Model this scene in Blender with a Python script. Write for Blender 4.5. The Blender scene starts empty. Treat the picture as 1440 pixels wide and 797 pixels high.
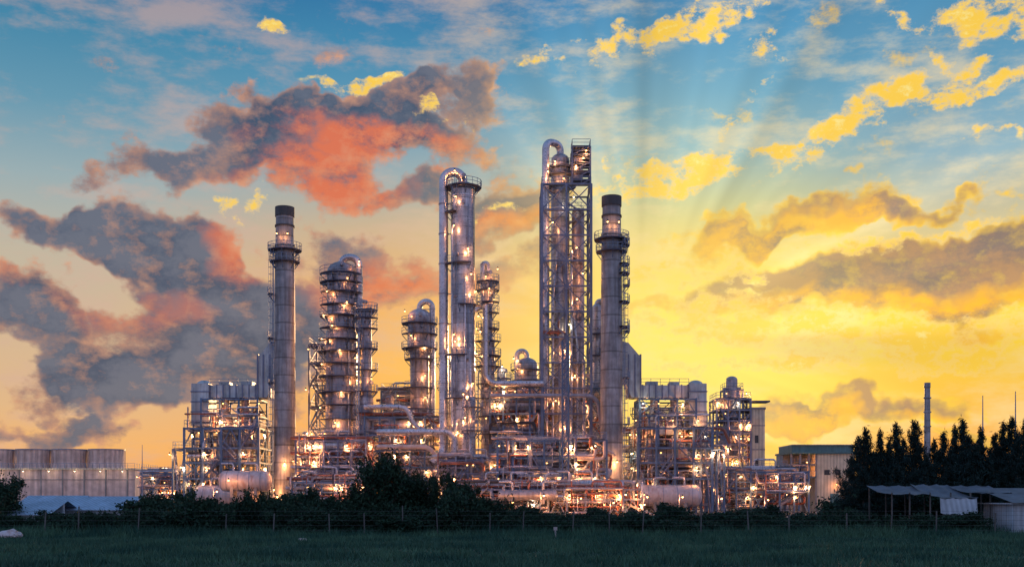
import bpy, math, random, bmesh
import numpy as np
from mathutils import Vector
random.seed(7); RNG=np.random.default_rng(7)
F=1544.0; CH=3.0; HY=700.0
def WX(px,d): return (px-720.0)*d/F
def WZ(py,d): return CH+(HY-py)*d/F
scene=bpy.context.scene
scene.view_settings.view_transform='Standard'
scene.view_settings.look='None'
scene.view_settings.exposure=0
pi=math.pi
def s2l(c):
    out=[]
    for v in c[:3]:
        v=v/255.0
        out.append(v/12.92 if v<=0.04045 else ((v+0.055)/1.055)**2.4)
    return (out[0],out[1],out[2],1.0)
# ------------------------------------------------------------------ camera
cam=bpy.data.cameras.new('camera'); co=bpy.data.objects.new('camera',cam); scene.collection.objects.link(co)
co.location=(0,0,CH); co.rotation_euler=(pi/2,0,0)
cam.sensor_width=36; cam.lens=36*F/1440; cam.shift_y=(HY-398.5)/1440
cam.clip_start=0.5; cam.clip_end=9000
scene.camera=co
# ------------------------------------------------------------------ node helper
class NT:
    def __init__(s,nt): s.nt=nt; s.n=nt.nodes; s.l=nt.links
    def new(s,t,**k):
        n=s.n.new(t)
        for a,b in k.items(): setattr(n,a,b)
        return n
    def put(s,sock,v):
        if isinstance(v,bpy.types.NodeSocket): s.l.new(v,sock)
        elif v is not None: sock.default_value=v
    def M(s,op,a,b=None,c=None,clamp=False):
        n=s.new('ShaderNodeMath',operation=op); n.use_clamp=clamp
        s.put(n.inputs[0],a); s.put(n.inputs[1],b); s.put(n.inputs[2],c); return n.outputs[0]
    def V(s,op,a,b=None,c=None):
        n=s.new('ShaderNodeVectorMath',operation=op)
        s.put(n.inputs[0],a); s.put(n.inputs[1],b)
        if c is not None: s.put(n.inputs[2],c)
        return n.outputs['Value'] if op in('LENGTH','DOT_PRODUCT','DISTANCE') else n.outputs[0]
    def R(s,v,a,b,c=0.0,d=1.0,smooth=True):
        n=s.new('ShaderNodeMapRange'); n.interpolation_type='SMOOTHSTEP' if smooth else 'LINEAR'
        s.put(n.inputs['Value'],v)
        n.inputs['From Min'].default_value=a; n.inputs['From Max'].default_value=b
        n.inputs['To Min'].default_value=c; n.inputs['To Max'].default_value=d
        return n.outputs['Result']
    def noise(s,v,scale,detail=4,rough=.55,dist=0.0,col=False,dim='3D'):
        n=s.new('ShaderNodeTexNoise',noise_dimensions=dim)
        if dim=='1D': s.put(n.inputs['W'],v)
        else: s.put(n.inputs['Vector'],v)
        n.inputs['Scale'].default_value=scale; n.inputs['Detail'].default_value=detail
        n.inputs['Roughness'].default_value=rough; n.inputs['Distortion'].default_value=dist
        return n.outputs['Color'] if col else n.outputs[0]
    def mix(s,f,a,b,bt='MIX'):
        n=s.new('ShaderNodeMix',data_type='RGBA',blend_type=bt)
        s.put(n.inputs[0],f); s.put(n.inputs[6],a); s.put(n.inputs[7],b); return n.outputs[2]
    def ramp(s,v,stops):
        n=s.new('ShaderNodeValToRGB'); e=n.color_ramp.elements
        stops=sorted(stops,key=lambda q:q[0])
        e[0].position=stops[0][0]; e[0].color=stops[0][1]
        e[1].position=stops[-1][0]; e[1].color=stops[-1][1]
        for p,c in stops[1:-1]:
            k=e.new(p); k.color=c
        s.put(n.inputs[0],v); return n.outputs[0]
# ------------------------------------------------------------------ world sky
SUN_AZ=math.radians(8.0); SUN_EL=math.radians(7.0)
world=bpy.data.worlds.new('World'); scene.world=world; world.use_nodes=True
try:
    world.cycles.sampling_method='MANUAL'; world.cycles.sample_map_resolution=256
except Exception: pass
w=NT(world.node_tree); w.n.clear()
tc=w.new('ShaderNodeTexCoord')
sx=w.new('ShaderNodeSeparateXYZ'); w.l.new(tc.outputs['Generated'],sx.inputs[0])
az=w.M('ARCTAN2',sx.outputs[0],sx.outputs[1]); el=w.M('ARCSINE',sx.outputs[2])
AZ=w.M('MULTIPLY',az,10.0); EL=w.M('MULTIPLY',el,10.0); EL0=EL
cb=w.new('ShaderNodeCombineXYZ'); w.l.new(AZ,cb.inputs[0]); w.l.new(EL,cb.inputs[1]); P=cb.outputs[0]
def ang(px,py):
    u=(px-720)/F; v=(HY-py)/F; a=math.atan(u)
    return a*10, math.atan(v*math.cos(a))*10
def T(py): return max(0,min(1,math.atan((HY-py)/F)/0.45))
wc=w.noise(P,1.0,4,.6,col=True,dim='2D')
wv=w.V('MULTIPLY_ADD',wc,(1.2,.8,0),(-.60,-.40,1))
Pw=w.V('ADD',P,wv)
def field(blobs,dep=None,gr=1.45):
    acc=None; pw=Pw
    if dep is not None: pw=w.V('MULTIPLY_ADD',dep,(0,0,1e-7),Pw)
    for i,b in enumerate(blobs):
        px,py,rx,ry,rot=b[:5]; wt=b[5] if len(b)>5 else 1.0
        if i and i%4==0: pw=w.V('MULTIPLY_ADD',acc,(0,0,1e-7),Pw)
        a,e=ang(px,py); ph=math.radians(rot); c,s_=math.cos(ph),math.sin(ph)
        X=rx*gr*10/F; Y=ry*gr*10/F
        u=w.V('DOT_PRODUCT',pw,(c/X,s_/X,-(a*c+e*s_)/X))
        v=w.V('DOT_PRODUCT',pw,(-s_/Y,c/Y,-(-a*s_+e*c)/Y))
        u2=w.M('MULTIPLY',u,u); q=w.M('MULTIPLY_ADD',v,v,u2)
        g=w.M('MAXIMUM',w.M('SUBTRACT',1.0,q),0.0)
        acc=w.M('MULTIPLY',g,wt) if acc is None else w.M('MULTIPLY_ADD',g,wt,acc)
    return acc
dark=[(390,172,90,32,0,1.15),(540,168,130,36,10,1.2),(635,108,40,24,35,.8),(585,208,125,28,-6,1.1),(440,238,75,48,0,1.05),(250,238,130,24,8,.9),
 (115,328,85,30,-8,1.2),(240,352,90,42,-10,1.45),(320,425,110,50,-25,1.2),(250,490,150,55,0,1.2),(125,540,95,38,0,1.1),(400,480,80,75,0,1.0),
 (15,432,70,38,0,1.3),(110,607,90,16,0,.95),
 (585,277,75,20,8,1.05),(725,290,65,34,15,1.15),
 (470,352,70,26,0,.85),(560,405,100,34,0,.85),(710,380,60,24,0,.7),
 (1120,303,135,20,8,1.05),(1300,290,80,11,0,.9),(1040,335,60,14,20,.85),
 (1290,362,115,34,-3,1.35),(1120,387,90,28,0,1.25),(1240,408,210,30,0,1.1),(1400,440,60,22,0,.8),(900,425,50,12,0,.6),
 (1432,345,56,36,0,1.3),(1210,578,140,16,6,1.1),(1110,600,60,12,0,.9),(1350,598,60,9,0,.7)]
warm=[(560,215,150,26,-5,1.3),(450,268,95,34,0,1.3),(170,440,70,22,0,.6),(350,340,60,34,20,1.0),(590,410,130,44,0,1.2),(60,392,85,16,0,1.1),
 (1220,452,260,38,0,1.7),(1080,325,100,20,12,1.5),(1200,314,110,13,0,1.2),(1200,592,170,12,4,1.0),(725,305,60,18,0,1.0),(900,425,60,20,0)]
bright=[(935,256,120,22,4,1.2),(862,235,30,20,-20,.9),(1225,168,105,20,24,1.25),(1345,135,90,15,8,1.1),(905,50,100,18,22,1.2),(1040,14,75,16,12,1.1),(762,76,45,9,14,.9),(1412,28,50,30,-30,1.2),(1105,70,34,13,0,.9),
 (1092,215,50,9,4,.9),(505,118,60,11,8,1.0),(705,288,34,9,20,.9),(632,168,26,10,0,.8),(350,295,28,12,45,.8),(395,48,24,10,20,.6),(1342,70,44,10,-20,.9),(1395,195,44,8,0,.7),
 (990,375,110,16,0,.95),(1250,326,115,9,4,1.1),(1240,464,260,26,0,1.3),(1000,440,100,28,0,1.0),(1060,160,60,14,40,.7),(1290,20,60,10,0,.8),(1200,515,260,16,4,.95)]
Dd=field(dark); Wf=field(warm,Dd); Db=field(bright,Wf)
P=w.V('MULTIPLY_ADD',Db,(0,0,1e-7),P)
sp2=w.new('ShaderNodeSeparateXYZ'); w.l.new(P,sp2.inputs[0]); AZ=sp2.outputs[0]; EL=sp2.outputs[1]
Dd=w.M('MINIMUM',Dd,1.3); Wf=w.M('MINIMUM',Wf,1.0); Db=w.M('MINIMUM',Db,1.2)
t=w.M('DIVIDE',EL,4.5,clamp=True)
def mk(st): return w.ramp(t,[(T(y),s2l(c)) for y,c in st])
rA=mk([(700,(242,150,92)),(640,(246,180,104)),(580,(226,182,134)),(480,(212,182,148)),(380,(194,182,160)),(280,(154,174,178)),(180,(100,152,176)),(80,(66,134,168)),(0,(44,112,156))])
rB=mk([(700,(252,150,76)),(620,(253,170,78)),(520,(252,184,86)),(420,(240,176,100)),(330,(208,178,138)),(250,(154,172,176)),(170,(98,154,182)),(80,(64,138,176)),(0,(46,118,166))])
rC=mk([(700,(252,176,74)),(620,(255,200,62)),(520,(255,228,88)),(440,(255,228,78)),(360,(246,214,102)),(290,(192,198,152)),(220,(130,178,190)),(140,(96,160,188)),(60,(78,146,184)),(0,(66,134,178))])
rD=mk([(700,(226,144,102)),(640,(244,158,76)),(560,(254,196,64)),(500,(255,212,56)),(430,(254,210,80)),(340,(208,194,150)),(250,(140,172,184)),(150,(100,156,186)),(50,(78,142,180)),(0,(66,132,174))])
base=w.mix(w.R(AZ,-3.9,-.9),rA,rB)
base=w.mix(w.R(AZ,-.6,1.4),base,rC)
base=w.mix(w.R(AZ,1.8,3.9),base,rD)
Pn=w.V('MULTIPLY',P,(1,1.6,1))
Sa=ang(900,475)
n1=w.noise(Pn,1.6,9,.64,dim='2D')
Ld=w.V('NORMALIZE',w.V('SUBTRACT',(Sa[0],Sa[1],0),P)); Pl=w.V('MULTIPLY_ADD',Ld,(.10,.17,0),Pn)
n2=w.noise(Pl,1.6,6,.64,dim='2D')
relief=w.M('SUBTRACT',n1,n2)
v1=w.M('MULTIPLY_ADD',w.M('SUBTRACT',n1,.54),2.3,Dd)
dens=w.R(v1,.16,.66); thick=w.R(v1,.35,1.05)
nv=w.noise(w.V('MULTIPLY',P,(.8,2.2,1)),1.1,6,.64,dim='2D')
veilc=w.mix(w.R(AZ,-2,2),s2l((214,174,156)),s2l((252,224,164)))
base=w.mix(w.M('MULTIPLY',w.R(nv,.42,.72),.5),base,veilc)
dvec=w.V('SUBTRACT',P,(Sa[0],Sa[1],0)); sd=w.new('ShaderNodeSeparateXYZ'); w.l.new(dvec,sd.inputs[0])
dist=w.V('LENGTH',dvec)
th=w.M('ARCTAN2',sd.outputs[1],sd.outputs[0])
rn=w.noise(th,3.6,2,.5,dim='1D')
rl=w.M('MULTIPLY',w.R(dist,.5,1.6),w.R(dist,5.5,2.0))
rmask=w.M('MULTIPLY',rl,w.R(AZ,-.6,.8))
ray=w.M('MULTIPLY_ADD',w.M('MULTIPLY',w.M('SUBTRACT',rn,.44),rmask),1.1,1.0)
side=w.R(AZ,-.8,1.6)
core=w.mix(side,s2l((54,74,102)),s2l((122,106,104)))
coreb=w.mix(side,s2l((98,104,122)),s2l((178,134,96)))
core=w.mix(w.R(n2,.36,.64),core,coreb)
warmc=w.mix(side,s2l((236,112,58)),s2l((255,184,20)))
litc=w.mix(side,s2l((224,160,122)),s2l((255,204,56)))
wfac=w.M('MULTIPLY',Wf,w.R(n1,.32,.58))
core=w.mix(w.M('MULTIPLY',wfac,.85),core,warmc)
lf=w.M('ADD',w.M('MULTIPLY',w.M('SUBTRACT',1.0,thick),w.M('MULTIPLY_ADD',side,.3,.5)),w.M('MULTIPLY',relief,2.4),clamp=True)
cc=w.mix(lf,core,litc)
sky=w.mix(w.M('MULTIPLY',dens,.95),base,cc)
nb=w.noise(w.V('ADD',Pn,(7,3,2)),2.8,8,.68,dim='2D')
v2=w.M('MULTIPLY_ADD',w.M('SUBTRACT',nb,.55),4.6,w.M('MULTIPLY',Db,.9))
db=w.M('MULTIPLY',w.R(v2,.15,.95),w.R(Db,.02,.3))
bc=w.mix(w.R(v2,.3,1.2),s2l((250,212,132)),s2l((255,206,60)))
bc=w.mix(w.R(nb,.62,.75,0,.7),bc,s2l((255,236,150)))
sky=w.mix(w.M('MULTIPLY',db,.94),sky,bc)
gl=w.M('MULTIPLY',w.R(dist,3.0,0.0),.30)
sky=w.mix(gl,sky,(1.0,.84,.28,1))
mulr=w.new('ShaderNodeVectorMath',operation='SCALE'); w.l.new(sky,mulr.inputs[0]); w.l.new(ray,mulr.inputs['Scale'])
sky=mulr.outputs[0]
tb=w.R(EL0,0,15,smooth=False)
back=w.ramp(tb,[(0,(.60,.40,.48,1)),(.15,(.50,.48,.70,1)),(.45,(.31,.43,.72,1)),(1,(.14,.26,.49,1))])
high=w.ramp(tb,[(0,(.5,.42,.3,1)),(.3,(.05,.17,.35,1)),(1,(.14,.26,.47,1))])
def BG(c,s_=1.0):
    b=w.new('ShaderNodeBackground'); w.put(b.inputs[0],c); b.inputs[1].default_value=s_; return b.outputs[0]
def MX(f,a,b):
    m=w.new('ShaderNodeMixShader'); w.l.new(f,m.inputs[0]); w.l.new(a,m.inputs[1]); w.l.new(b,m.inputs[2]); return m.outputs[0]
front=MX(w.R(EL0,4.7,6.5),BG(sky,.98),BG(high))
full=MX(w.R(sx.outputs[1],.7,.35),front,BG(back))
full=MX(w.R(EL0,-.15,-.8),full,BG((.05,.06,.06,1)))
nsk=w.new('ShaderNodeTexSky',sky_type='NISHITA'); nsk.sun_disc=False; nsk.sun_elevation=SUN_EL; nsk.sun_rotation=SUN_AZ
ad=w.new('ShaderNodeAddShader'); w.l.new(full,ad.inputs[0]); w.l.new(BG(nsk.outputs[0],.003),ad.inputs[1])
wo=w.new('ShaderNodeOutputWorld'); w.l.new(ad.outputs[0],wo.inputs[0])
# sun
sl=bpy.data.lights.new('sun','SUN'); so=bpy.data.objects.new('sun',sl); scene.collection.objects.link(so)
sl.energy=2.2; sl.angle=math.radians(.6); sl.color=(1,.56,.26)
sd_=Vector((math.sin(SUN_AZ)*math.cos(SUN_EL),math.cos(SUN_AZ)*math.cos(SUN_EL),math.sin(SUN_EL)))
so.rotation_euler=(-sd_).to_track_quat('-Z','Y').to_euler(); so.location=(40,500,80)
# ------------------------------------------------------------------ materials
MATS={}
def mat(name,c,metal=0.0,rough=.5,band=0,var=.25,streak=.3,grime=None,corr=0,emis=None,spec=.5):
    m=bpy.data.materials.new(name); m.use_nodes=True; q=NT(m.node_tree)
    b=q.n['Principled BSDF']; b.inputs['Metallic'].default_value=metal
    b.inputs['Specular IOR Level'].default_value=spec
    tcn=q.new('ShaderNodeTexCoord').outputs['Object']
    col=(c[0],c[1],c[2],1)
    n=q.noise(tcn,.6,4,.6); k=q.R(n,.3,.7,1-var,1+var*.6,smooth=False)
    st=q.noise(q.V('MULTIPLY',tcn,(2.2,2.2,.12)),1.0,4,.6)
    k=q.M('MULTIPLY',k,q.R(st,.35,.75,1.0,1-streak,smooth=False))
    if band:
        sp=q.new('ShaderNodeSeparateXYZ'); q.l.new(tcn,sp.inputs[0])
        zz=q.M('DIVIDE',sp.outputs[2],band); fr=q.M('FRACT',zz); fl=q.M('FLOOR',zz)
        wn=q.new('ShaderNodeTexWhiteNoise',noise_dimensions='1D'); q.l.new(fl,wn.inputs['W'])
        k=q.M('MULTIPLY',k,q.R(wn.outputs[0],0,1,.76,1.14,smooth=False))
        edge=q.M('LESS_THAN',fr,.09)
        k=q.M('MULTIPLY',k,q.M('MULTIPLY_ADD',edge,-.42,1.0))
    if corr:
        sp=q.new('ShaderNodeSeparateXYZ'); q.l.new(tcn,sp.inputs[0])
        sn=q.M('SINE',q.M('MULTIPLY',q.M('ADD',sp.outputs[0],sp.outputs[1]),corr))
        k=q.M('MULTIPLY',k,q.M('MULTIPLY_ADD',sn,.14,.95))
    sc=q.new('ShaderNodeVectorMath',operation='SCALE'); sc.inputs[0].default_value=col[:3]; q.l.new(k,sc.inputs['Scale'])
    out=sc.outputs[0]
    if grime:
        g=q.noise(q.V('MULTIPLY',tcn,(1.3,1.3,.35)),.9,5,.65)
        out=q.mix(q.R(g,.50,.70,0,.7),out,(grime[0],grime[1],grime[2],1))
    q.l.new(out,b.inputs['Base Color']); b.inputs['Roughness'].default_value=rough
    if rough<.5:
        rr=q.noise(tcn,2.5,2); q.l.new(q.R(rr,.3,.7,rough-.08,rough+.12,smooth=False),b.inputs['Roughness'])
    if emis:
        b.inputs['Emission Color'].default_value=(emis[0],emis[1],emis[2],1); b.inputs['Emission Strength'].default_value=emis[3]
        try: m.cycles.emission_sampling='NONE'
        except Exception: pass
    MATS[name]=m; return m
mat('clad',(.47,.52,.60),.6,.32,band=1.6,var=.35,streak=.45,grime=(.26,.24,.28))
mat('clad2',(.42,.43,.50),.45,.36,band=2.4,var=.35,streak=.45,grime=(.26,.15,.14))
mat('cladpipe',(.50,.54,.63),.65,.3,band=0,var=.3,streak=.3)
mat('stackmetal',(.32,.36,.41),.2,.5,band=3.0,var=.35,streak=.55,grime=(.13,.14,.17))
mat('stacktop',(.07,.08,.09),.1,.7)
mat('steel',(.09,.18,.33),.2,.5,var=.3)
mat('steel2',(.18,.23,.35),.3,.5,var=.3)
mat('rail',(.21,.30,.44),.2,.5)
mat('deck',(.08,.11,.19),.2,.7)
mat('rust',(.32,.13,.10),.1,.6,var=.4)
mat('pipegrey',(.31,.34,.43),.35,.42)
mat('pipewhite',(.52,.50,.54),.1,.45,grime=(.34,.20,.16))
mat('dark',(.04,.05,.075),.2,.6)
mat('duct',(.46,.55,.61),.3,.45,band=0,corr=2.2,grime=(.20,.22,.24))
mat('concrete',(.34,.33,.33),0,.85,streak=.5)
mat('cream',(.68,.61,.47),0,.7,corr=9,streak=.3)
mat('pinkwall',(.76,.58,.52),0,.75,corr=4,streak=.3)
mat('roofteal',(.10,.22,.24),.1,.6)
mat('roofblue',(.30,.44,.60),.3,.45,corr=14)
mat('tarp',(.07,.10,.14),0,.7,var=.4)
mat('whitesheet',(.38,.50,.60),.1,.5,corr=14)
mat('fencepost',(.10,.115,.12),0,.85,streak=.5)
mat('lamp',(1,.8,.5),0,.4,emis=(1,.5,.16,6))
mat('lampw',(1,.9,.7),0,.4,emis=(1,.8,.5,6))
mat('glass',(.03,.04,.05),0,.1)
# ------------------------------------------------------------------ mesh builder
def nrm(a):
    l=math.sqrt(a[0]**2+a[1]**2+a[2]**2) or 1e-9
    return (a[0]/l,a[1]/l,a[2]/l)
def crs(a,b): return (a[1]*b[2]-a[2]*b[1],a[2]*b[0]-a[0]*b[2],a[0]*b[1]-a[1]*b[0])
class MB:
    def __init__(s,name,x=0,y=0):
        s.name=name; s.o=(x,y,0); s.m={}; s.L=[]
    def g(s,m): return s.m.setdefault(m,([],[],[]))
    def ring(s,V,c,u,v,r,n,ph=0):
        i=len(V)
        for k in range(n):
            a=2*pi*k/n+ph; ca=math.cos(a)*r; sa=math.sin(a)*r
            V.append((c[0]+u[0]*ca+v[0]*sa,c[1]+u[1]*ca+v[1]*sa,c[2]+u[2]*ca+v[2]*sa))
        return i
    def basis(s,d):
        d=nrm(d); up=(0,0,1) if abs(d[2])<.95 else (0,1,0)
        u=nrm(crs(up,d)); v=crs(d,u); return d,u,v
    def cyl(s,p0,p1,r0,r1=None,m='pipegrey',n=12,caps=True,smooth=True,ph=0):
        r1=r0 if r1 is None else r1
        V,Fc,S=s.g(m); d,u,v=s.basis((p1[0]-p0[0],p1[1]-p0[1],p1[2]-p0[2]))
        a=s.ring(V,p0,u,v,r0,n,ph); b=s.ring(V,p1,u,v,r1,n,ph)
        for k in range(n):
            k2=(k+1)%n; Fc.append((a+k,a+k2,b+k2,b+k)); S.append(smooth)
        if caps:
            if smooth:
                a=s.ring(V,p0,u,v,r0,n,ph); b=s.ring(V,p1,u,v,r1,n,ph)
            Fc.append(tuple(range(a+n-1,a-1,-1))); S.append(False)
            Fc.append(tuple(range(b,b+n))); S.append(False)
    def beam(s,p0,p1,wd,m='steel'): s.cyl(p0,p1,wd*.7071,None,m,4,True,False,pi/4)
    def box(s,x0,x1,y0,y1,z0,z1,m='steel'):
        V,Fc,S=s.g(m); i=len(V)
        V+= [(x0,y0,z0),(x1,y0,z0),(x1,y1,z0),(x0,y1,z0),(x0,y0,z1),(x1,y0,z1),(x1,y1,z1),(x0,y1,z1)]
        Fc+= [(i+3,i+2,i+1,i),(i+4,i+5,i+6,i+7),(i,i+1,i+5,i+4),(i+1,i+2,i+6,i+5),(i+2,i+3,i+7,i+6),(i+3,i,i+4,i+7)]; S+=[False]*6
    def prism(s,poly,y0,y1,m):
        V,Fc,S=s.g(m); i=len(V); n=len(poly)
        for y in(y0,y1):
            for p in poly: V.append((p[0],y,p[1]))
        Fc.append(tuple(range(i,i+n))); Fc.append(tuple(range(i+2*n-1,i+n-1,-1))); S+=[False]*2
        for k in range(n):
            k2=(k+1)%n; Fc.append((i+k2,i+k,i+n+k,i+n+k2)); S.append(False)
    def dome(s,c,r,h,m,n=24,axis=(0,0,1),k=5):
        V,Fc,S=s.g(m); d,u,v=s.basis(axis); prev=None
        for j in range(k+1):
            a=pi/2*j/k*.985; rr=r*math.cos(a); hh=h*math.sin(a)
            cc=(c[0]+d[0]*hh,c[1]+d[1]*hh,c[2]+d[2]*hh)
            cur=s.ring(V,cc,u,v,rr,n)
            if prev is not None:
                for q in range(n):
                    q2=(q+1)%n; Fc.append((prev+q,prev+q2,cur+q2,cur+q)); S.append(True)
            prev=cur
        Fc.append(tuple(range(prev,prev+n))); S.append(True)
    def pipe(s,pts,r,m='cladpipe',bend=None,n=10,flange=False):
        bend=bend or r*3; P=[tuple(pts[0])]
        for i in range(1,len(pts)-1):
            a,b,c=Vector(pts[i-1]),Vector(pts[i]),Vector(pts[i+1])
            d1=(a-b); d2=(c-b); t=min(bend,d1.length*.499,d2.length*.499)
            if t<1e-3: continue
            p=b+d1.normalized()*t; q=b+d2.normalized()*t; kk=.5523
            c1=p+(b-p)*kk; c2=q+(b-q)*kk
            K=6
            for j in range(K+1):
                u=j/K; P.append(tuple(p*(1-u)**3+c1*3*u*(1-u)**2+c2*3*u*u*(1-u)+q*u**3))
        P.append(tuple(pts[-1]))
        V,Fc,S=s.g(m); T=[]
        for i in range(len(P)):
            a=P[max(0,i-1)]; b=P[min(len(P)-1,i+1)]; T.append(nrm((b[0]-a[0],b[1]-a[1],b[2]-a[2])))
        d,u,v=s.basis(T[0]); prev=None
        for i,p in enumerate(P):
            tt=T[i]; dot=u[0]*tt[0]+u[1]*tt[1]+u[2]*tt[2]
            u=nrm((u[0]-tt[0]*dot,u[1]-tt[1]*dot,u[2]-tt[2]*dot)); v=crs(tt,u)
            cur=s.ring(V,p,u,v,r,n)
            if prev is not None:
                for q in range(n):
                    q2=(q+1)%n; Fc.append((prev+q,prev+q2,cur+q2,cur+q)); S.append(True)
            prev=cur
        if flange:
            for i in range(len(pts)-1):
                a=Vector(pts[i]); b=Vector(pts[i+1]); L=(b-a).length
                if L>3:
                    e=(b-a).normalized(); m_=a+e*L*random.uniform(.3,.7)
                    s.cyl(tuple(m_-e*.09),tuple(m_+e*.09),r*1.45,None,m,n)
    def lamp(s,p,power=0,white=False):
        x,y,z=p; r=.13
        s.cyl((x,y,z-.02),(x,y,z+.3),.17,.06,'dark',8)
        s.dome((x,y,z-.02),r,-.16,'lampw' if white else 'lamp',8,k=3)
        if power: s.L.append(((x,y,z-.42),power,white))
    def rails(s,pts,h=1.1,m='rail',close=False):
        n=len(pts)
        for i in range(n if close else n-1):
            a=pts[i]; b=pts[(i+1)%n]
            for hh in(h,h*.5): s.beam((a[0],a[1],a[2]+hh),(b[0],b[1],b[2]+hh),.07,m)
            L=math.dist(a,b); k=max(1,int(L/1.6))
            for j in range(k):
                f=j/k; q=(a[0]+(b[0]-a[0])*f,a[1]+(b[1]-a[1])*f,a[2])
                s.beam(q,(q[0],q[1],q[2]+h),.07,m)
        if not close: s.beam(pts[-1],(pts[-1][0],pts[-1][1],pts[-1][2]+h),.07,m)
    def plat(s,cx,cy,z,ri,ro,a0=0,a1=2*pi,brk=True):
        full=a1-a0>=2*pi-1e-3; n=max(5,int((a1-a0)/(2*pi)*20))
        V,Fc,S=s.g('deck'); i=len(V)
        for k in range(n+1):
            a=a0+(a1-a0)*k/n; c=math.cos(a); q=math.sin(a)
            V+=[(cx+ri*c,cy+ri*q,z-.14),(cx+ro*c,cy+ro*q,z-.14),(cx+ro*c,cy+ro*q,z),(cx+ri*c,cy+ri*q,z)]
        for k in range(n):
            b=i+4*k
            for j in range(4):
                j2=(j+1)%4; Fc.append((b+j,b+j2,b+4+j2,b+4+j)); S.append(False)
        pts=[(cx+ro*math.cos(a0+(a1-a0)*k/n),cy+ro*math.sin(a0+(a1-a0)*k/n),z) for k in range(n+(0 if full else 1))]
        s.rails(pts,close=full)
        if brk:
            for k in range(0,n+1,3):
                a=a0+(a1-a0)*k/n; c=math.cos(a); q=math.sin(a)
                s.beam((cx+ri*c,cy+ri*q,z-1.3),(cx+ro*.97*c,cy+ro*.97*q,z-.15),.12,'steel')
    def ladder(s,x,y,z0,z1,ax=(1,0),cage=True):
        ux,uy=ax; h=.28
        for sg in(-1,1): s.beam((x+ux*h*sg,y+uy*h*sg,z0),(x+ux*h*sg,y+uy*h*sg,z1),.07,'rail')
        z=z0
        while z<z1:
            s.beam((x-ux*h,y-uy*h,z),(x+ux*h,y+uy*h,z),.05,'rail'); z+=.6
        if cage:
            ox,oy=uy,-ux
            z=z0+2
            while z<z1:
                p=[(x-ux*.4,y-uy*.4,z),(x-ux*.4+ox*.6,y-uy*.4+oy*.6,z),(x+ux*.4+ox*.6,y+uy*.4+oy*.6,z),(x+ux*.4,y+uy*.4,z)]
                for k in range(3): s.beam(p[k],p[k+1],.06,'rail')
                z+=1.2
            for k in(1,2):
                q=p[k]; s.beam((q[0],q[1],z0+2),(q[0],q[1],z1),.05,'rail')
    def stair(s,x0,x1,y,z0,z1):
        for dy in(-.4,.4):
            s.beam((x0,y+dy,z0),(x1,y+dy,z1),.16,'steel2')
            s.beam((x0,y+dy,z0+1),(x1,y+dy,z1+1),.07,'rail')
        n=int(abs(z1-z0)/.3)
        for k in range(n):
            f=(k+.5)/n; x=x0+(x1-x0)*f; z=z0+(z1-z0)*f
            s.box(x-.14,x+.14,y-.4,y+.4,z-.02,z+.02,'deck')
    def drum(s,c,r,L,m='clad',axis='x',leg=None):
        d=(1,0,0) if axis=='x' else (0,1,0)
        a=(c[0]-d[0]*L/2,c[1]-d[1]*L/2,c[2]); b=(c[0]+d[0]*L/2,c[1]+d[1]*L/2,c[2])
        s.cyl(a,b,r,None,m,20,False); s.dome(b,r,r*.5,m,20,d); s.dome(a,r,r*.5,m,20,(-d[0],-d[1],0))
        for f in(.1,.37,.63,.9):
            q=[a[k]+(b[k]-a[k])*f for k in range(3)]
            s.cyl((q[0]-d[0]*.06,q[1]-d[1]*.06,q[2]),(q[0]+d[0]*.06,q[1]+d[1]*.06,q[2]),r*1.03,None,'pipegrey',20)
        for f in(.22,.78):
            q=[a[k]+(b[k]-a[k])*f for k in range(3)]
            e=.25; lg=leg if leg is not None else r*.6
            s.box(q[0]-(e if axis=='x' else r*.8),q[0]+(e if axis=='x' else r*.8),q[1]-(r*.8 if axis=='x' else e),q[1]+(r*.8 if axis=='x' else e),q[2]-r-lg,q[2]-r*.6,'concrete')
            s.pipe([(q[0],q[1],q[2]+r*.9),(q[0],q[1],q[2]+r+1.2),(q[0]+random.choice((-2,2)),q[1],q[2]+r+1.2)],.16,'cladpipe')
    def frame(s,x0,x1,y0,y1,zs,nx=3,ny=2,wd=.34,m='steel',brace=.4,deck=.7,rail=True,lamps=0,power=120,stairs=True):
        xs=[x0+(x1-x0)*i/nx for i in range(nx+1)]; ys=[y0+(y1-y0)*i/ny for i in range(ny+1)]
        for x in xs:
            for y in ys:
                s.beam((x,y,0),(x,y,zs[-1]),wd,m)
                s.box(x-.4,x+.4,y-.4,y+.4,0,.5,'concrete')
        zz=[0]+list(zs)
        for li,z in enumerate(zs):
            for y in ys: s.beam((x0,y,z-.2),(x1,y,z-.2),wd*.85,m)
            for x in xs: s.beam((x,y0,z-.17),(x,y1,z-.17),wd*.8,m)
            for i in range(nx):
                for j in range(ny):
                    if random.random()<deck: s.box(xs[i]+.2,xs[i+1]-.2,ys[j]+.2,ys[j+1]-.2,z+.06,z+.12,'deck')
            if rail and random.random()<.85:
                s.rails([(x0,y1,z+.1),(x0,y0,z+.1),(x1,y0,z+.1),(x1,y1,z+.1)])
            zl=zz[li]
            for i in range(nx):
                if random.random()<brace:
                    y=ys[0] if random.random()<.7 else ys[-1]
                    if random.random()<.5:
                        s.beam((xs[i],y,zl),(xs[i+1],y,z),wd*.5,m); s.beam((xs[i+1],y,zl),(xs[i],y,z),wd*.5,m)
                    else:
                        xm=(xs[i]+xs[i+1])/2
                        s.beam((xs[i],y,zl),(xm,y,z-.2),wd*.5,m); s.beam((xs[i+1],y,zl),(xm,y,z-.2),wd*.5,m)
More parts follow.
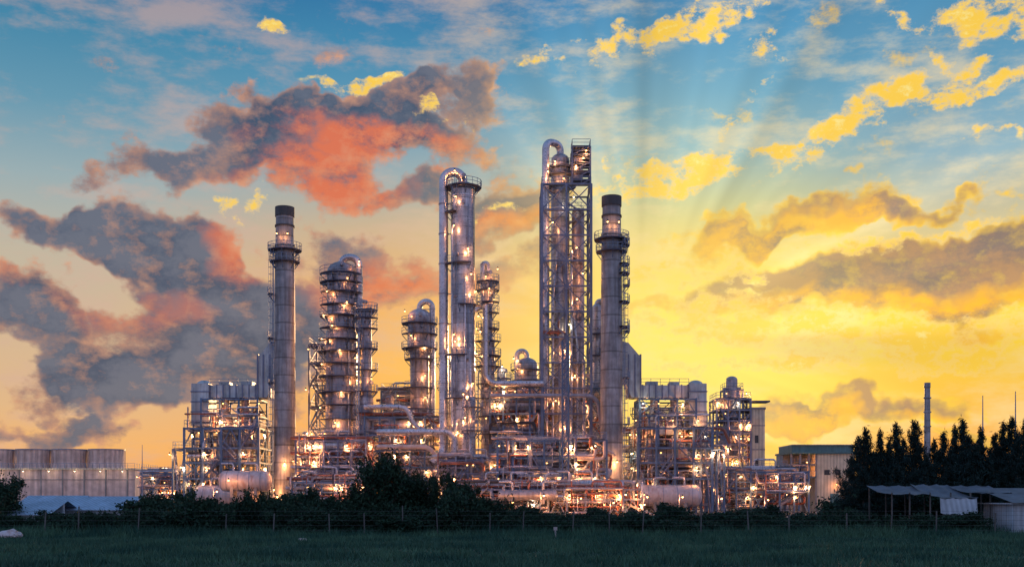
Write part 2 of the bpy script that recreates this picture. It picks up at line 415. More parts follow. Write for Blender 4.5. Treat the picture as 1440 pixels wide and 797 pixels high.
            for j in range(ny):
                if random.random()<brace:
                    x=random.choice((xs[0],xs[-1])); s.beam((x,ys[j],zl),(x,ys[j+1],z),wd*.5,m)
            if stairs and nx>=1:
                i=li%nx
                a,b=(xs[i]+.5,xs[i+1]-.5) if li%2 else (xs[i+1]-.5,xs[i]+.5)
                s.stair(a,b,y0-.6,zl+.1,z+.1)
        for k in range(int(lamps*1.6)):
            z=random.choice(zs); x=random.choice(xs)+random.uniform(-.9,.9); y=random.choice(ys[:-1])-.3
            s.lamp((x,y,z-.9),power*random.uniform(.4,1.5) if k%3!=2 else 0,random.random()<.06)
    def jumble(s,x0,x1,y0,y1,z0,z1,n,rmin=.07,rmax=.28):
        M=['cladpipe','cladpipe','pipegrey','pipegrey','pipewhite','rust','steel2','dark','clad2','rust']
        for _ in range(n):
            p=[random.uniform(x0,x1),random.uniform(y0,y1),random.uniform(z0,z1)]
            pts=[tuple(p)]; ax=random.choice((0,0,2,2,1))
            for k in range(random.randint(2,5)):
                lo,hi=((x0,x1),(y0,y1),(z0,z1))[ax]
                d=random.uniform(.8,9 if ax==0 else 5)*random.choice((-1,1))
                if not lo<=p[ax]+d<=hi: d=-d
                p[ax]=min(max(p[ax]+d,lo),hi); pts.append(tuple(p))
                ax=random.choice([a for a in(0,1,2,2) if a!=ax])
            r=rmin+(rmax-rmin)*random.random()**2.2
            s.pipe(pts,r,random.choice(M),n=8,flange=random.random()<.5)
    def build(s):
        e=bpy.data.objects.new(s.name,None); e.location=s.o; e.empty_display_size=1; scene.collection.objects.link(e)
        ox,oy,oz=s.o
        for mn,(V,Fc,S) in s.m.items():
            me=bpy.data.meshes.new(mn+'_parts'); me.from_pydata([(v[0]-ox,v[1]-oy,v[2]-oz) for v in V],[],Fc)
            me.polygons.foreach_set('use_smooth',S); me.materials.append(MATS[mn]); me.update()
            o=bpy.data.objects.new(mn+'_parts',me); o.parent=e; scene.collection.objects.link(o)
        for p,pw,wh in s.L:
            l=bpy.data.lights.new('lamp_light','POINT'); l.energy=pw*(1.1 if wh else 2.6); l.color=(1,.72,.42) if wh else (1,.34,.10); l.shadow_soft_size=.14
            o=bpy.data.objects.new('lamp_light',l); o.location=(p[0]-ox,p[1]-oy,p[2]-oz); o.parent=e; scene.collection.objects.link(o)
        return e
# ------------------------------------------------------------------ plant parts
def column(name,d,secs,plats=(),loop=None,m='clad',lad=True,lamps=.6,power=110,risers=2,extra=None,build=True,pw=1.1):
    px,wp,_,_=secs[0]; x=WX(px,d); mb=MB(name,x,d); y=d
    def rad(z):
        for (p,w_,yb,yt) in secs:
            if z<=WZ(yt,d)+.01: return w_/2*d/F
        return secs[-1][1]/2*d/F
    zp=0
    for i,(p,w_,yb,yt) in enumerate(secs):
        r=w_/2*d/F; zt=WZ(yt,d)
        mb.cyl((x,y,zp),(x,y,zt),r,None,m,32,False)
        k=zp+3
        while k<zt:
            mb.cyl((x,y,k-.09),(x,y,k+.09),r*1.035,None,'cladpipe',32); k+=random.uniform(4,7)
        if i<len(secs)-1:
            r2=secs[i+1][1]/2*d/F; mb.cyl((x,y,zt),(x,y,zt+abs(r-r2)*2),r,r2,m,32,False); zp=zt+abs(r-r2)*2
        else: mb.dome((x,y,zt),r,r*.75,m,32)
    mb.cyl((x,y,0),(x,y,1.2),rad(0)*1.25,rad(0)*1.02,'concrete',24)
    ztop=WZ(secs[-1][3],d)
    for j,py in enumerate(plats):
        if isinstance(py,tuple): py,a0,a1=py
        else:
            if j%3==2: a0,a1=0,2*pi
            else: a0=random.uniform(pi*.9,pi*1.2); a1=a0+random.uniform(pi*.8,pi*1.2)
        z=WZ(py,d); r=rad(z)
        mb.plat(x,y,z,r+.02,r+pw,a0,a1)
        if random.random()<lamps:
            a=-pi/2+random.uniform(-1.3,1.3)
            mb.lamp((x+(r+pw-.1)*math.cos(a),y+(r+pw-.1)*math.sin(a),z+2.1),power*random.uniform(.4,1.2),random.random()<.08)
        a=-pi/2+random.uniform(-1,1)
        mb.cyl((x,y,z+1.4),(x+(r+.5)*math.cos(a),y+(r+.5)*math.sin(a),z+1.4),.35,None,'pipegrey',12)
    if lad and plats:
        zs=[0]+sorted(WZ(p[0] if isinstance(p,tuple) else p,d) for p in plats)
        for k in range(len(zs)-1):
            a=-pi/2+(.55 if k%2 else -.55); r=rad(zs[k+1]-1)+.5
            mb.ladder(x+r*math.cos(a),y+r*math.sin(a),zs[k],zs[k+1]+1,(1,0))
    for k in range(risers):
        a=-pi/2+random.uniform(-1.5,1.5); rr=rad(0)+.5; zt=ztop*random.uniform(.5,.92)
        c,q=math.cos(a),math.sin(a)
        mb.pipe([(x+rr*c,y+rr*q,1),(x+rr*c,y+rr*q,zt),(x,y,zt)],random.uniform(.12,.25),'cladpipe',.6)
    if loop:
        lpx,ltop,lbot,lw=loop; lx=WX(lpx,d); lr=lw/2*d/F; zt=WZ(ltop,d)-lr; R=abs(lx-x)/2
        mb.pipe([(x,y,ztop),(x,y,zt),(lx,y-.2,zt),(lx,y-.2,WZ(lbot,d)),(lx+(2 if lx>x else -2),y-1.5,WZ(lbot,d)-1.5)],lr,'cladpipe',R,16)
        z=WZ(lbot,d)+2
        while z<WZ(ltop,d)-R:
            mb.cyl((lx,y-.2,z-.1),(lx,y-.2,z+.1),lr*1.12,None,'pipegrey',16)
            mb.beam((lx,y-.2,z),(x,y,z),.14,'steel'); z+=5
    if extra: extra(mb,x,y)
    if build: mb.build()
    return mb
def stack(name,d,px,wt,wb,ytop,yplat,side):
    x=WX(px,d); mb=MB(name,x,d); y=d; rt=wt/2*d/F; rb=wb/2*d/F; zt=WZ(ytop,d); zp=WZ(yplat,d)
    mb.cyl((x,y,0),(x,y,zp),rb,rt*1.05,'stackmetal',40,False)
    mb.cyl((x,y,zp),(x,y,zt-1.3),rt,rt*.95,'stackmetal',40,False)
    mb.cyl((x,y,zt-1.6),(x,y,zt),rt*1.04,rt*1.04,'stacktop',40,True)
    mb.cyl((x,y,zt-3.4),(x,y,zt-3.1),rt*1.06,None,'stacktop',40)
    for z in(zp+.8,zp-.4,zp-1.6): mb.cyl((x,y,z-.1),(x,y,z+.1),rt*1.1,None,'stackmetal',40)
    mb.plat(x,y,zp,rt+.02,rt+1.3); mb.plat(x,y,zp-2.0,rt+.1,rt+1.0)
    for k in range(8):
        z=zp*(k+.5)/8; r=rb+(rt-rb)*(k+.5)/8; mb.cyl((x,y,z-.12),(x,y,z+.12),r*1.05,None,'stackmetal',40)
    for a in(-1.9,-1.2): mb.lamp((x+(rt+1.1)*math.cos(a),y+(rt+1.1)*math.sin(a),zp+2.4),40)
    mb.lamp((x+rb*.3,y-rb-1.2,9),300); mb.lamp((x-rb*.6,y-rb-1.5,4.5),300)
    a=-pi/2+side*.9; r=rb+.35
    mb.ladder(x+r*math.cos(a),y+r*math.sin(a),1,zp+1,(math.sin(-a),math.cos(a)))
    mb.beam((x+side*(rb+.1),y-.3,2),(x+side*(rt+.35),y-.3,zp),.12,'rail')
    for k in range(1,6):
        z=zp*k/6
        mb.plat(x,y,z,rb+.02,rb+1.0,-.6 if side>0 else pi-.3,.3+(0 if side>0 else pi+.3))
    return mb
sb=stack('flue_stack',190,400.5,26,31,292,352,-1); sb.build()
sb=stack('flue_stack',182,860,27,34,277,337,1)
for py in (345,372,385,425,460): 
    z=WZ(py,182); sb.plat(WX(860,182),182,z,1.8,3.0,-.9,.6)
sb.build()
def heater(name,d,px,s):
    mb=MB(name,WX(px,d),d); X=lambda o: WX(px+s*o,d); Zp=lambda y: WZ(y,d)
    def bx(o0,o1,y0,y1,za,zb,m): mb.box(min(X(o0),X(o1)),max(X(o0),X(o1)),y0,y1,Zp(za),Zp(zb),m)
    mb.prism([(X(12),Zp(482)),(X(20),Zp(484)),(X(38),Zp(505)),(X(38),Zp(560)),(X(24),Zp(560)),(X(12),Zp(530))],d-2,d+2,'duct')
    for o in(20,29,37): mb.box(X(o)-.12,X(o)+.12,d-2.15,d+2.15,Zp(560),Zp(500),'steel2')
    bx(36,110,d-2,d+2,560,543,'duct')
    for o in range(40,110,9): mb.box(X(o)-.1,X(o)+.1,d-2.12,d+2.12,Zp(561),Zp(542),'steel2')
    bx(46,62,d-1.2,d+1.2,543,537,'duct'); bx(78,92,d-1.2,d+1.2,543,538,'duct')
    mb.rails([(X(38),d-2,Zp(543)),(X(104),d-2,Zp(543))])
    bx(104,128,d-2.6,d+2.6,600,541,'duct')
    for y in(553,567,581,595): mb.box(min(X(103),X(129)),max(X(103),X(129)),d-2.7,d+2.7,Zp(y),Zp(y)+.2,'steel2')
    mb.dome((X(116),d,Zp(541)),1.3,.8,'duct',16)
    for o in(58,86):
        mb.cyl((X(o),d,Zp(628)),(X(o),d,Zp(590)),1.5,1.5,'clad2',24); mb.cyl((X(o),d,Zp(590)),(X(o),d,Zp(575)),1.5,.7,'clad2',24)
        mb.cyl((X(o),d,Zp(575)),(X(o),d,Zp(559)),.7,.7,'clad2',16)
    bx(44,100,d-3,d+3,650,630,'clad2'); bx(52,92,d-3.4,d+3.4,612,600,'duct')
    x0,x1=sorted((X(30),X(132)))
    mb.frame(x0,x1,d-5,d+5,[Zp(672),Zp(650),Zp(630),Zp(603)],4,2,.36,'steel',.55,.5,True,14,200)
    x0,x1=sorted((X(34),X(112))); mb.frame(x0,x1,d-3.6,d+3.6,[Zp(585),Zp(562)],3,1,.3,'steel',.6,.15,True,4,130,False)
    x0,x1=sorted((X(118),X(150))); mb.frame(x0,x1,d-4,d+3,[Zp(632)],2,1,.3,'steel',.6,.9,True,3,160)
    mb.jumble(min(X(28),X(132)),max(X(28),X(132)),d-5,d+4,1,Zp(570),130)
    mb.drum((X(72),d-6,3.4),1.8,9,'pipewhite'); 
    mb.build()
heater('fired_heater',193,403,-1)
heater('fired_heater',188,862,1)
column('distillation_column',196,[(480,44,0,470),(482,40,0,383)],[648,630,612,590,570,552,530,512,495,478,462,445,430,412,398,386],(505,357,470,10),m='clad2',lamps=.85,power=140,pw=1.3)
column('distillation_column',192,[(515,20,0,560),(516,15,0,440)],[640,610,580,(550,0,6.283),520,490,462,447,436],None,m='clad2',lamps=.7,power=110)
mb=MB('pipe_rack',WX(455,200),200); mb.frame(WX(443,204),WX(470,204),198,206,[WZ(p,204) for p in(665,635,605,575,545,515,490)],1,1,.3,'steel2',.7,.5,True,10,170)
mb.jumble(WX(443,200),WX(475,200),197,206,2,26,40); mb.build()
column('distillation_column',206,[(590,26,0,500),(588,34,0,447)],[640,600,575,545,(505,0,6.283),490,470,(455,0,6.283)],(608,420,600,8),lamps=.7,power=140,m='clad2')
def ex(mb,x,y):
    for k in range(3):
        mb.pipe([(x+1.2*k-1,y-2.7,2),(x+1.2*k-1,y-2.7,16+5*k),(x,y-1,16+5*k)],.2,'cladpipe',.7)
    for z,a in((14,-1.8),(22,-1.0),(30,-2),(40,-1.1),(48,-2)): mb.lamp((x+3.3*math.cos(a),y+3.3*math.sin(a),z),110); mb.beam((x,y,z+.33),(x+3.3*math.cos(a),y+3.3*math.sin(a),z+.33),.09,'rail')
column('distillation_column',184,[(651,34,0,268)],[(264,0,6.283),(300,3.3,4.2),(372,3.3,5.2),(430,4.5,6.2),(500,3.5,5.0),(560,3.3,6.0),(610,3,6.2)],(624,236,640,13),lamps=.8,power=150,extra=ex)
column('distillation_column',188,[(686,19,0,480),(686,14,0,392)],[650,610,585,560,540,515,(500,0,6.283),480,462,440,425,408,(396,0,6.283)],(679,367,430,7),lamps=.75,power=130,m='clad2')
column('reflux_drum_tower',212,[(741,30,0,514)],[(535,0,6.283),(520,2.8,6.5)],(727,490,560,7),lamps=1,power=160,m='clad2')
column('absorber_column',200,[(840,14,0,432)],[470,500],(850,420,600,8),lamps=.5)
# lattice tower
d=190; mb=MB('lattice_process_tower',WX(795,d),d)
x0,x1=WX(761,d),WX(829,d); y0,y1=d-4,d+4.2; zt=WZ(268,d); n=13
zs=[zt*(i+1)/n for i in range(n)]
for x in(x0,x1):
    for y in(y0,y1): mb.beam((x,y,0),(x,y,zt),.42,'steel2')
xm=(x0+x1)/2
mb.beam((xm,y0,0),(xm,y0,zt),.28,'steel2')
zl=0
for i,z in enumerate(zs):
    for y in(y0,y1):
        mb.beam((x0,y,z),(x1,y,z),.26,'steel2')
        for (a,b) in((x0,xm),(xm,x1)):
            if y==y0 or i%2:
                mb.beam((a,y,zl),(b,y,z),.17,'steel2'); mb.beam((b,y,zl),(a,y,z),.17,'steel2')
    for x in(x0,x1):
        mb.beam((x,y0,z),(x,y1,z),.26,'steel2'); mb.beam((x,y0,zl),(x,y1,z),.19,'steel2'); mb.beam((x,y1,zl),(x,y0,z),.19,'steel2')
    if i%2==1 or i>10:
        mb.box(x0+.2,x1-.2,y0+.2,y0+1.4,z+.1,z+.16,'deck'); mb.rails([(x0,y1,z+.1),(x0,y0,z+.1),(x1,y0,z+.1),(x1,y1,z+.1)])
    if i>0: mb.lamp((random.uniform(x0+1,x1-1),y0+.4,z+2.3),120,i%5==1)
    mb.stair(x0+1,x1-1,y0+3.3,zl+.1,z+.1) if i%2 else mb.stair(x1-1,x0+1,y0+3.3,zl+.1,z+.1)
    zl=z
cx=WX(788,d); cy=d+.3; R=13*d/F
mb.cyl((cx,cy,0),(cx,cy,WZ(226,d)),R,None,'clad',32,False); mb.dome((cx,cy,WZ(226,d)),R,R*.8,'clad',32)
z=3
while z<WZ(230,d): mb.cyl((cx,cy,z-.1),(cx,cy,z+.1),R*1.04,None,'cladpipe',32); z+=5
c2=WX(813,d); mb.cyl((c2,cy,0),(c2,cy,WZ(300,d)),9*d/F,None,'clad2',24,False); mb.dome((c2,cy,WZ(300,d)),9*d/F,1,'clad2',24)
lx=WX(767,d); mb.pipe([(cx,cy,WZ(222,d)),(cx,cy,WZ(203,d)),(lx,cy-2,WZ(203,d)),(lx,cy-2,WZ(560,d)),(lx-6,cy-4,WZ(560,d))],.62,'cladpipe',1.4,16)
for yy,a0,a1 in((262,0,6.2832),(247,3,6.4),(236,0,6.2832)): mb.plat(cx,cy,WZ(yy,d),R,R+1.1,a0,a1)
xa,xb=WX(803,d),WX(828,d)
for x in(xa,xb):
    for y in(y0,y0+4): mb.beam((x,y,zt),(x,y,WZ(216,d)),.25,'steel2')
for yy in(262,250,238,227,216):
    z=WZ(yy,d); mb.box(xa,xb,y0,y0+4,z,z+.14,'deck'); mb.rails([(xa,y0+4,z+.1),(xa,y0,z+.1),(xb,y0,z+.1),(xb,y0+4,z+.1)])
    mb.beam((xa,y0,z-1.4),(xb,y0,z),.14,'steel2')
mb.cyl((WX(812,d),y0+2,zt+1),(WX(812,d),y0+2,WZ(225,d)),.8,None,'clad2',16)
for p in((WX(808,d),y0-.2,WZ(243,d)),(WX(822,d),y0-.2,WZ(222,d)),(cx-1,cy-R-1,WZ(232,d)),(cx+.5,cy-R-1,WZ(256,d)),(WX(818,d),y0-.2,WZ(232,d))): mb.lamp(p,90)
for k in range(7):
    xx=x0+.9+k*1.05; mb.pipe([(xx,y0+1+.3*(k%3),1),(xx,y0+1+.3*(k%3),random.uniform(18,50)),(cx,cy,52)] if k%2 else [(xx,y0+1.2,1),(xx,y0+1.2,random.uniform(20,46))],random.uniform(.12,.3),random.choice(('cladpipe','pipegrey')),.8)
mb.jumble(x0,x1,y0,y1,2,34,60); mb.build()
d=170; mb=MB('steel_lattice_mast',WX(795,d),d); xa,xb=WX(791,d),WX(799.5,d); zt=WZ(478,d); z=0
for x in(xa,xb):
    for y in(d,d+1): mb.beam((x,y,0),(x,y,zt),.22,'steel')
while z<zt-1:
    mb.beam((xa,d,z),(xb,d,z+1),.12,'steel'); mb.beam((xb,d,z+1),(xa,d,z+1),.12,'steel'); mb.beam((xb,d,z),(xb,d+1,z+1),.1,'steel'); mb.beam((xa,d+1,z),(xb,d+1,z+1),.1,'steel'); z+=1
mb.build()
def rack(px0,px1,d0,d1,tops,nx,ny,nj,lamps,power=220,name='pipe_rack',drums=2,jm=.26):
    dm=(d0+d1)/2; mb=MB(name,WX((px0+px1)/2,dm),dm); X0,X1=WX(px0,dm),WX(px1,dm); zs=[WZ(p,d0) for p in tops]
    mb.frame(X0,X1,d0,d1,zs,nx,ny,.32,random.choice(('steel','steel','steel2')),.45,.4,True,lamps,power)
    mb.jumble(X0,X1,d0-1,d1,.8,zs[-1]+1,nj,.07,jm)
    for k in range(drums):
        z=random.choice(zs[:-1])+random.uniform(1.4,1.9)
        mb.drum((random.uniform(X0+4,X1-4),d0+random.uniform(1,4),z),random.uniform(.8,1.4),random.uniform(4,8),random.choice(('clad','clad2','pipewhite')),leg=.2)
    for z in zs:
        for k in range(5):
            y=d0+.6+k*.7; r=random.uniform(.1,.32)
            if random.random()<.75: mb.pipe([(X0-1,y,z+r+.15),(X0+(X1-X0)*random.uniform(.5,1.1),y,z+r+.15),(X0+(X1-X0)*random.uniform(.5,1.1)+1,y,z+r+.15-random.uniform(2,5))],r,random.choice(('cladpipe','pipegrey','rust','pipewhite')),.6,flange=True)
    mb.build()
rack(424,520,186,196,(680,660,640,618),5,2,110,16,200)
rack(520,622,190,204,(678,655,632,610,585),5,2,150,18,220,drums=4)
rack(540,600,207,216,(640,600,565,548),3,2,60,8,200)
rack(618,700,176,182,(684,664,645),4,1,80,8,200)
rack(690,762,186,200,(676,654,630,606,580,560,542),4,2,170,20,210,drums=5)
rack(762,846,194,206,(676,650,620,592,566,544),4,2,120,14,210,drums=4)
rack(700,850,172,180,(684,664,642,618),7,1,170,14,210,drums=2)
rack(868,1000,196,208,(680,655,630,605),6,2,120,12,200)
rack(640,900,164,169,(700,686),10,1,140,14,200,drums=3)
rack(990,1130,205,212,(690,676,662),7,1,90,8,180,drums=1)
rack(415,520,172,178,(690,676),5,1,70,6,200,drums=2)
rack(205,255,240,246,(686,672,664),3,1,50,5,160,drums=0)
mb=MB('horizontal_pressure_vessel',WX(345,182),182); mb.drum((WX(345,182),182,WZ(676,182)),1.7,7,'pipewhite'); mb.lamp((WX(330,182),178,6),160); mb.build()
mb=MB('horizontal_pressure_vessel',WX(465,180),180); mb.drum((WX(465,180),180,WZ(682,180)),1.0,9,'pipewhite'); mb.build()
mb=MB('horizontal_pressure_vessel',WX(740,168),168); mb.drum((WX(742,162),162,WZ(696,162)),.8,8,'clad2'); mb.build()
for px,h in((300,4),(385,3.2),(440,3.4),(612,3.2),(664,2.6),(716,2.4),(760,3.4),(812,3),(858,2.4),(905,3.2),(955,3.2),(1010,3),(1075,2.8)):
    dd=random.uniform(153,160); x=WX(px,dd); mb=MB('flood_lamp_post',x,dd)
    mb.cyl((x,dd,0),(x,dd,h+.4),.07,.05,'pipegrey',8); mb.beam((x,dd,h+.4),(x+.5,dd,h+.4),.07,'pipegrey'); mb.lamp((x+.5,dd,h+.05),260); mb.box(x-.2,x+.2,dd-.2,dd+.2,0,.2,'concrete'); mb.build()
mb=MB('overhead_pipeline',0,188)
mb.pipe([(WX(512,188),188,WZ(572,188)),(WX(575,188),188,WZ(572,188)),(WX(580,188),188,WZ(600,188)),(WX(618,188),188,WZ(612,188))],.45,'cladpipe',2,flange=True)
mb.pipe([(WX(683,186),185,WZ(430,186)),(WX(683,186),185,WZ(540,186)),(WX(764,186),185,WZ(540,186))],.5,'cladpipe',1.8,14,True)
mb.pipe([(WX(690,184),184,WZ(556,184)),(WX(840,184),184,WZ(556,184)),(WX(846,184),184,WZ(600,184))],.35,'pipegrey',1.8,12,True)
mb.pipe([(WX(530,180),180,WZ(607,180)),(WX(640,180),180,WZ(607,180)),(WX(640,180),180,WZ(650,180))],.5,'cladpipe',1.8,14,True)
mb.pipe([(WX(530,184),184,WZ(628,184)),(WX(610,184),184,WZ(628,184)),(WX(620,184),184,WZ(690,184))],.38,'pipewhite',1.8,14,True)
mb.build()
for px,wp,yt,dd in((548,12,560,206),(628,12,500,200),(705,12,520,206),(664,10,560,178),(770,16,560,204),(823,14,560,202),(900,16,570,204),(945,12,590,204),(430,10,610,200),(720,16,548,196)):
    column('knockout_vessel',dd,[(px,wp,0,yt)],[yt+12,yt+45],None,lamps=.8,power=130,m=random.choice(('clad','clad2')),risers=1)
d=232; mb=MB('reactor_structure',WX(1030,d),d)
mb.frame(WX(1003,d),WX(1050,d),d-4,d+4,[WZ(p,d) for p in(680,660,642,625,608,592,577,562)],3,2,.34,'steel2',.5,.9,True,22,240)
mb.frame(WX(1016,d),WX(1042,d),d-2,d+2,[WZ(p,d) for p in(548,)],1,1,.3,'steel2',.5,.9,True,2,180,False)
mb.cyl((WX(1029,d),d,WZ(640,d)),(WX(1029,d),d,WZ(545,d)),1.9,None,'clad2',24); mb.cyl((WX(1029,d),d,WZ(545,d)),(WX(1029,d),d,WZ(534,d)),1.2,1.2,'clad2',24); mb.dome((WX(1029,d),d,WZ(534,d)),1.2,.8,'clad2')
mb.box(WX(1050,d)+.2,WX(1071,d),d-3,d+3,0,WZ(577,d),'cream'); mb.box(WX(1050,d),WX(1072,d),d-3.2,d+3.2,WZ(577,d),WZ(574,d),'concrete')
for z in(8,13,18): mb.box(WX(1050,d)+.2,WX(1071,d)+.05,d-3.06,d-2.9,z,z+.25,'concrete')
for z in(9.5,14.5): mb.box(WX(1057,d),WX(1062,d),d-3.05,d-2.9,z,z+1.6,'glass')
mb.box(WX(1012,d),WX(1032,d),d-3.7,d-1,WZ(632,d),WZ(600,d),'concrete')
mb.box(WX(1048,d),WX(1080,d),d-2,d+2,WZ(566,d),WZ(564,d),'deck')
mb.frame(WX(1066,d),WX(1102,d),d-3,d+3,[WZ(p,d) for p in(684,668,656)],3,1,.3,'steel2',.5,.6,True,8,200)
mb.jumble(WX(1003,d),WX(1100,d),d-4,d+4,1,9,60); mb.jumble(WX(1003,d),WX(1050,d),d-4,d+4,8,24,40); mb.build()
d=240; mb=MB('industrial_building',WX(1150,d),d)
mb.box(WX(1140,d),WX(1192,d),d-5,d+8,0,WZ(639,d),'cream'); mb.box(WX(1104,d),WX(1140,d)-.02,d+2,d+8,0,WZ(639,d),'concrete')
mb.box(WX(1103,d),WX(1193,d),d-5.6,d+8.6,WZ(638.6,d),WZ(636,d),'roofteal'); mb.box(WX(1106,d),WX(1191,d),d-4.6,d+7,WZ(636,d),WZ(627,d),'roofteal')
mb.box(WX(1106,d),WX(1191,d),d-5,d+7.4,WZ(627,d),WZ(626,d),'cream')
for o in(1105,1117,1129,1139): mb.beam((WX(o,d),d-4.8,0),(WX(o,d),d-4.8,WZ(639,d)),.4,'concrete')
for z in(WZ(672,d),WZ(655,d)): mb.box(WX(1104,d),WX(1139,d),d-5,d+2,z,z+.3,'concrete'); mb.rails([(WX(1104,d),d-5,z+.3),(WX(1139,d),d-5,z+.3)])
for o in(1150,1165,1180): mb.box(WX(o,d),WX(o+7,d),d-5.06,d-4.9,WZ(668,d),WZ(661,d),'glass')
mb.box(WX(1158,d),WX(1170,d),d-5.07,d-4.9,0,4,'roofteal')
mb.lamp((WX(1120,d),d-4,WZ(676,d)+2),200); mb.lamp((WX(1128,d),d-4,WZ(650,d)),140); mb.lamp((WX(1165,d),d-6,6),40); mb.build()
mb=MB('factory_chimney',WX(1304,300),300); mb.cyl((WX(1304,300),300,0),(WX(1304,300),300,WZ(545,300)),1.0,.75,'stackmetal',20); mb.cyl((WX(1304,300),300,WZ(545,300)),(WX(1304,300),300,WZ(538,300)),.85,.85,'stackmetal',20)
for py in(560,580,600): mb.cyl((WX(1304,300),300,WZ(py,300)),(WX(1304,300),300,WZ(py,300)+.3),1.05,None,'stackmetal',20)
mb.build()
for px,py,dd in((1382,556,135),(1428,550,130),(200,625,230)):
    mb=MB('lightning_mast',WX(px,dd),dd); x=WX(px,dd); zt=WZ(py,dd)
    mb.cyl((x,dd,0),(x,dd,zt*.6),.16,.12,'rail',8); mb.cyl((x,dd,zt*.6),(x,dd,zt),.1,.05,'rail',8); mb.box(x-.4,x+.4,dd-.4,dd+.4,0,.4,'concrete'); mb.build()
# cooling tower left
d=262; mb=MB('cooling_tower',WX(80,d),d); xl=WX(-160,d); xr=WX(204,d)
mb.box(xl,xr,d-7,d+9,0,WZ(661,d),'pinkwall'); mb.box(xl-.3,xr+.3,d-7.4,d+9.4,WZ(661,d),WZ(659,d),'cream')
for i in range(7):
    c=WX(150-i*51,d); r=25*d/F
    mb.cyl((c,d,WZ(659,d)),(c,d,WZ(650,d)),r*1.0,r*.9,'pinkwall',36,False); mb.cyl((c,d,WZ(650,d)),(c,d,WZ(632,d)),r*.9,r*.97,'pinkwall',36,False)
    mb.cyl((c,d,WZ(633,d)),(c,d,WZ(631.5,d)),r*1.0,None,'pipegrey',36)
    for k in range(18):
        a=2*pi*k/18; mb.beam((c+r*1.0*math.cos(a),d+r*1.0*math.sin(a),WZ(659,d)),(c+r*.99*math.cos(a),d+r*.99*math.sin(a),WZ(633,d)),.1,'pinkwall')
mb.rails([(xl,d-7.2,WZ(659,d)),(xr,d-7.2,WZ(659,d)),(xr,d+9,WZ(659,d))])
x=xl
while x<xr: mb.box(x-.15,x+.15,d-7.15,d-6.9,0,WZ(661,d),'concrete'); x+=5
mb.box(xl,xr,d-7.1,d-6.95,WZ(675,d),WZ(674,d),'concrete')
for px in(-20,20,55,90,125,160,190): mb.lamp((WX(px,d),d-8.6,WZ(663,d)),45,True)
mb.build()
for px0,px1,dd,zr,ze in((45,120,125,3.3,1.9),(112,195,118,3.2,1.8),(30,90,112,2.7,1.4)):
    mb=MB('corrugated_shed',WX((px0+px1)/2,dd),dd); X0,X1=WX(px0,dd),WX(px1,dd)
    V,Fc,S=mb.g('roofblue'); i=len(V); V+=[(X0-.4,dd-4.4,ze),(X1+.4,dd-4.4,ze),(X1+.4,dd,zr),(X0-.4,dd,zr),(X1+.4,dd+4.4,ze),(X0-.4,dd+4.4,ze),
      (X0-.4,dd-4.4,ze-.08),(X1+.4,dd-4.4,ze-.08)]
    Fc+=[(i,i+1,i+2,i+3),(i+3,i+2,i+4,i+5),(i,i+6,i+7,i+1)]; S+=[False]*3
    mb.box(X0,X1,dd-4,dd+4,0,ze-.1,'whitesheet'); mb.box(X0+1,X0+2,dd-4.05,dd-3.9,0,ze-.3,'dark'); mb.box(X0+4,X0+5.5,dd-4.05,dd-3.9,.7,ze-.4,'dark')
    mb.prism([(X0,ze-.1),(X1,ze-.1),(X1,zr-.15),(X0,zr-.15)],dd-.2,dd+.2,'whitesheet')
    mb.build()
dd=98; mb=MB('tarpaulin_shelter',WX(1330,dd),dd)
for px in(1238,1262,1290,1318,1345,1372,1400):
    for y in(dd-3,dd+3): mb.beam((WX(px,dd),y,0),(WX(px,dd),y,4.1 if y>dd else 3.5),.11,'fencepost')
def sheet(mb,px0,px1,ya,yb,za,zb,m,n=14,sag=.25):
    V,Fc,S=mb.g(m); i=len(V)
    for a in range(n+1):
        for b in range(5):
            f=a/n; g=b/4; x=WX(px0+(px1-px0)*f,dd); V.append((x,ya+(yb-ya)*g,za+(zb-za)*g-sag*math.sin(pi*g)-.12*abs(math.sin(f*9))+random.uniform(-.03,.03)))
    for a in range(n):
        for b in range(4):
            k=i+a*5+b; Fc.append((k,k+5,k+6,k+1)); S.append(True)
sheet(mb,1234,1300,dd-3.4,dd+3.2,3.4,4.2,'tarp'); sheet(mb,1298,1352,dd-3.6,dd+3.2,3.1,4.3,'tarp'); sheet(mb,1350,1412,dd-3.3,dd+3.2,3.5,4.2,'tarp')
sheet(mb,1300,1350,dd-3.55,dd-3.75,3.05,1.7,'whitesheet',sag=0); mb.build()
mb=MB('corrugated_shed',WX(1440,94),94); X0=WX(1404,94); mb.box(X0,X0+9,91,97,0,2.5,'whitesheet'); mb.prism([(X0-.4,2.5),(X0+9.4,2.5),(X0+9.4,2.6),(X0-.4,2.6)],90.5,97.5,'whitesheet')
V,Fc,S=mb.g('tarp'); i=len(V); V+=[(X0-.5,90.2,2.62),(X0+9.5,90.2,2.62),(X0+9.5,97.6,3.9),(X0-.5,97.6,3.9)]; Fc.append((i,i+1,i+2,i+3)); S.append(False)
mb.box(X0+1.5,X0+2.6,90.95,91.05,0,2.0,'dark'); mb.build()
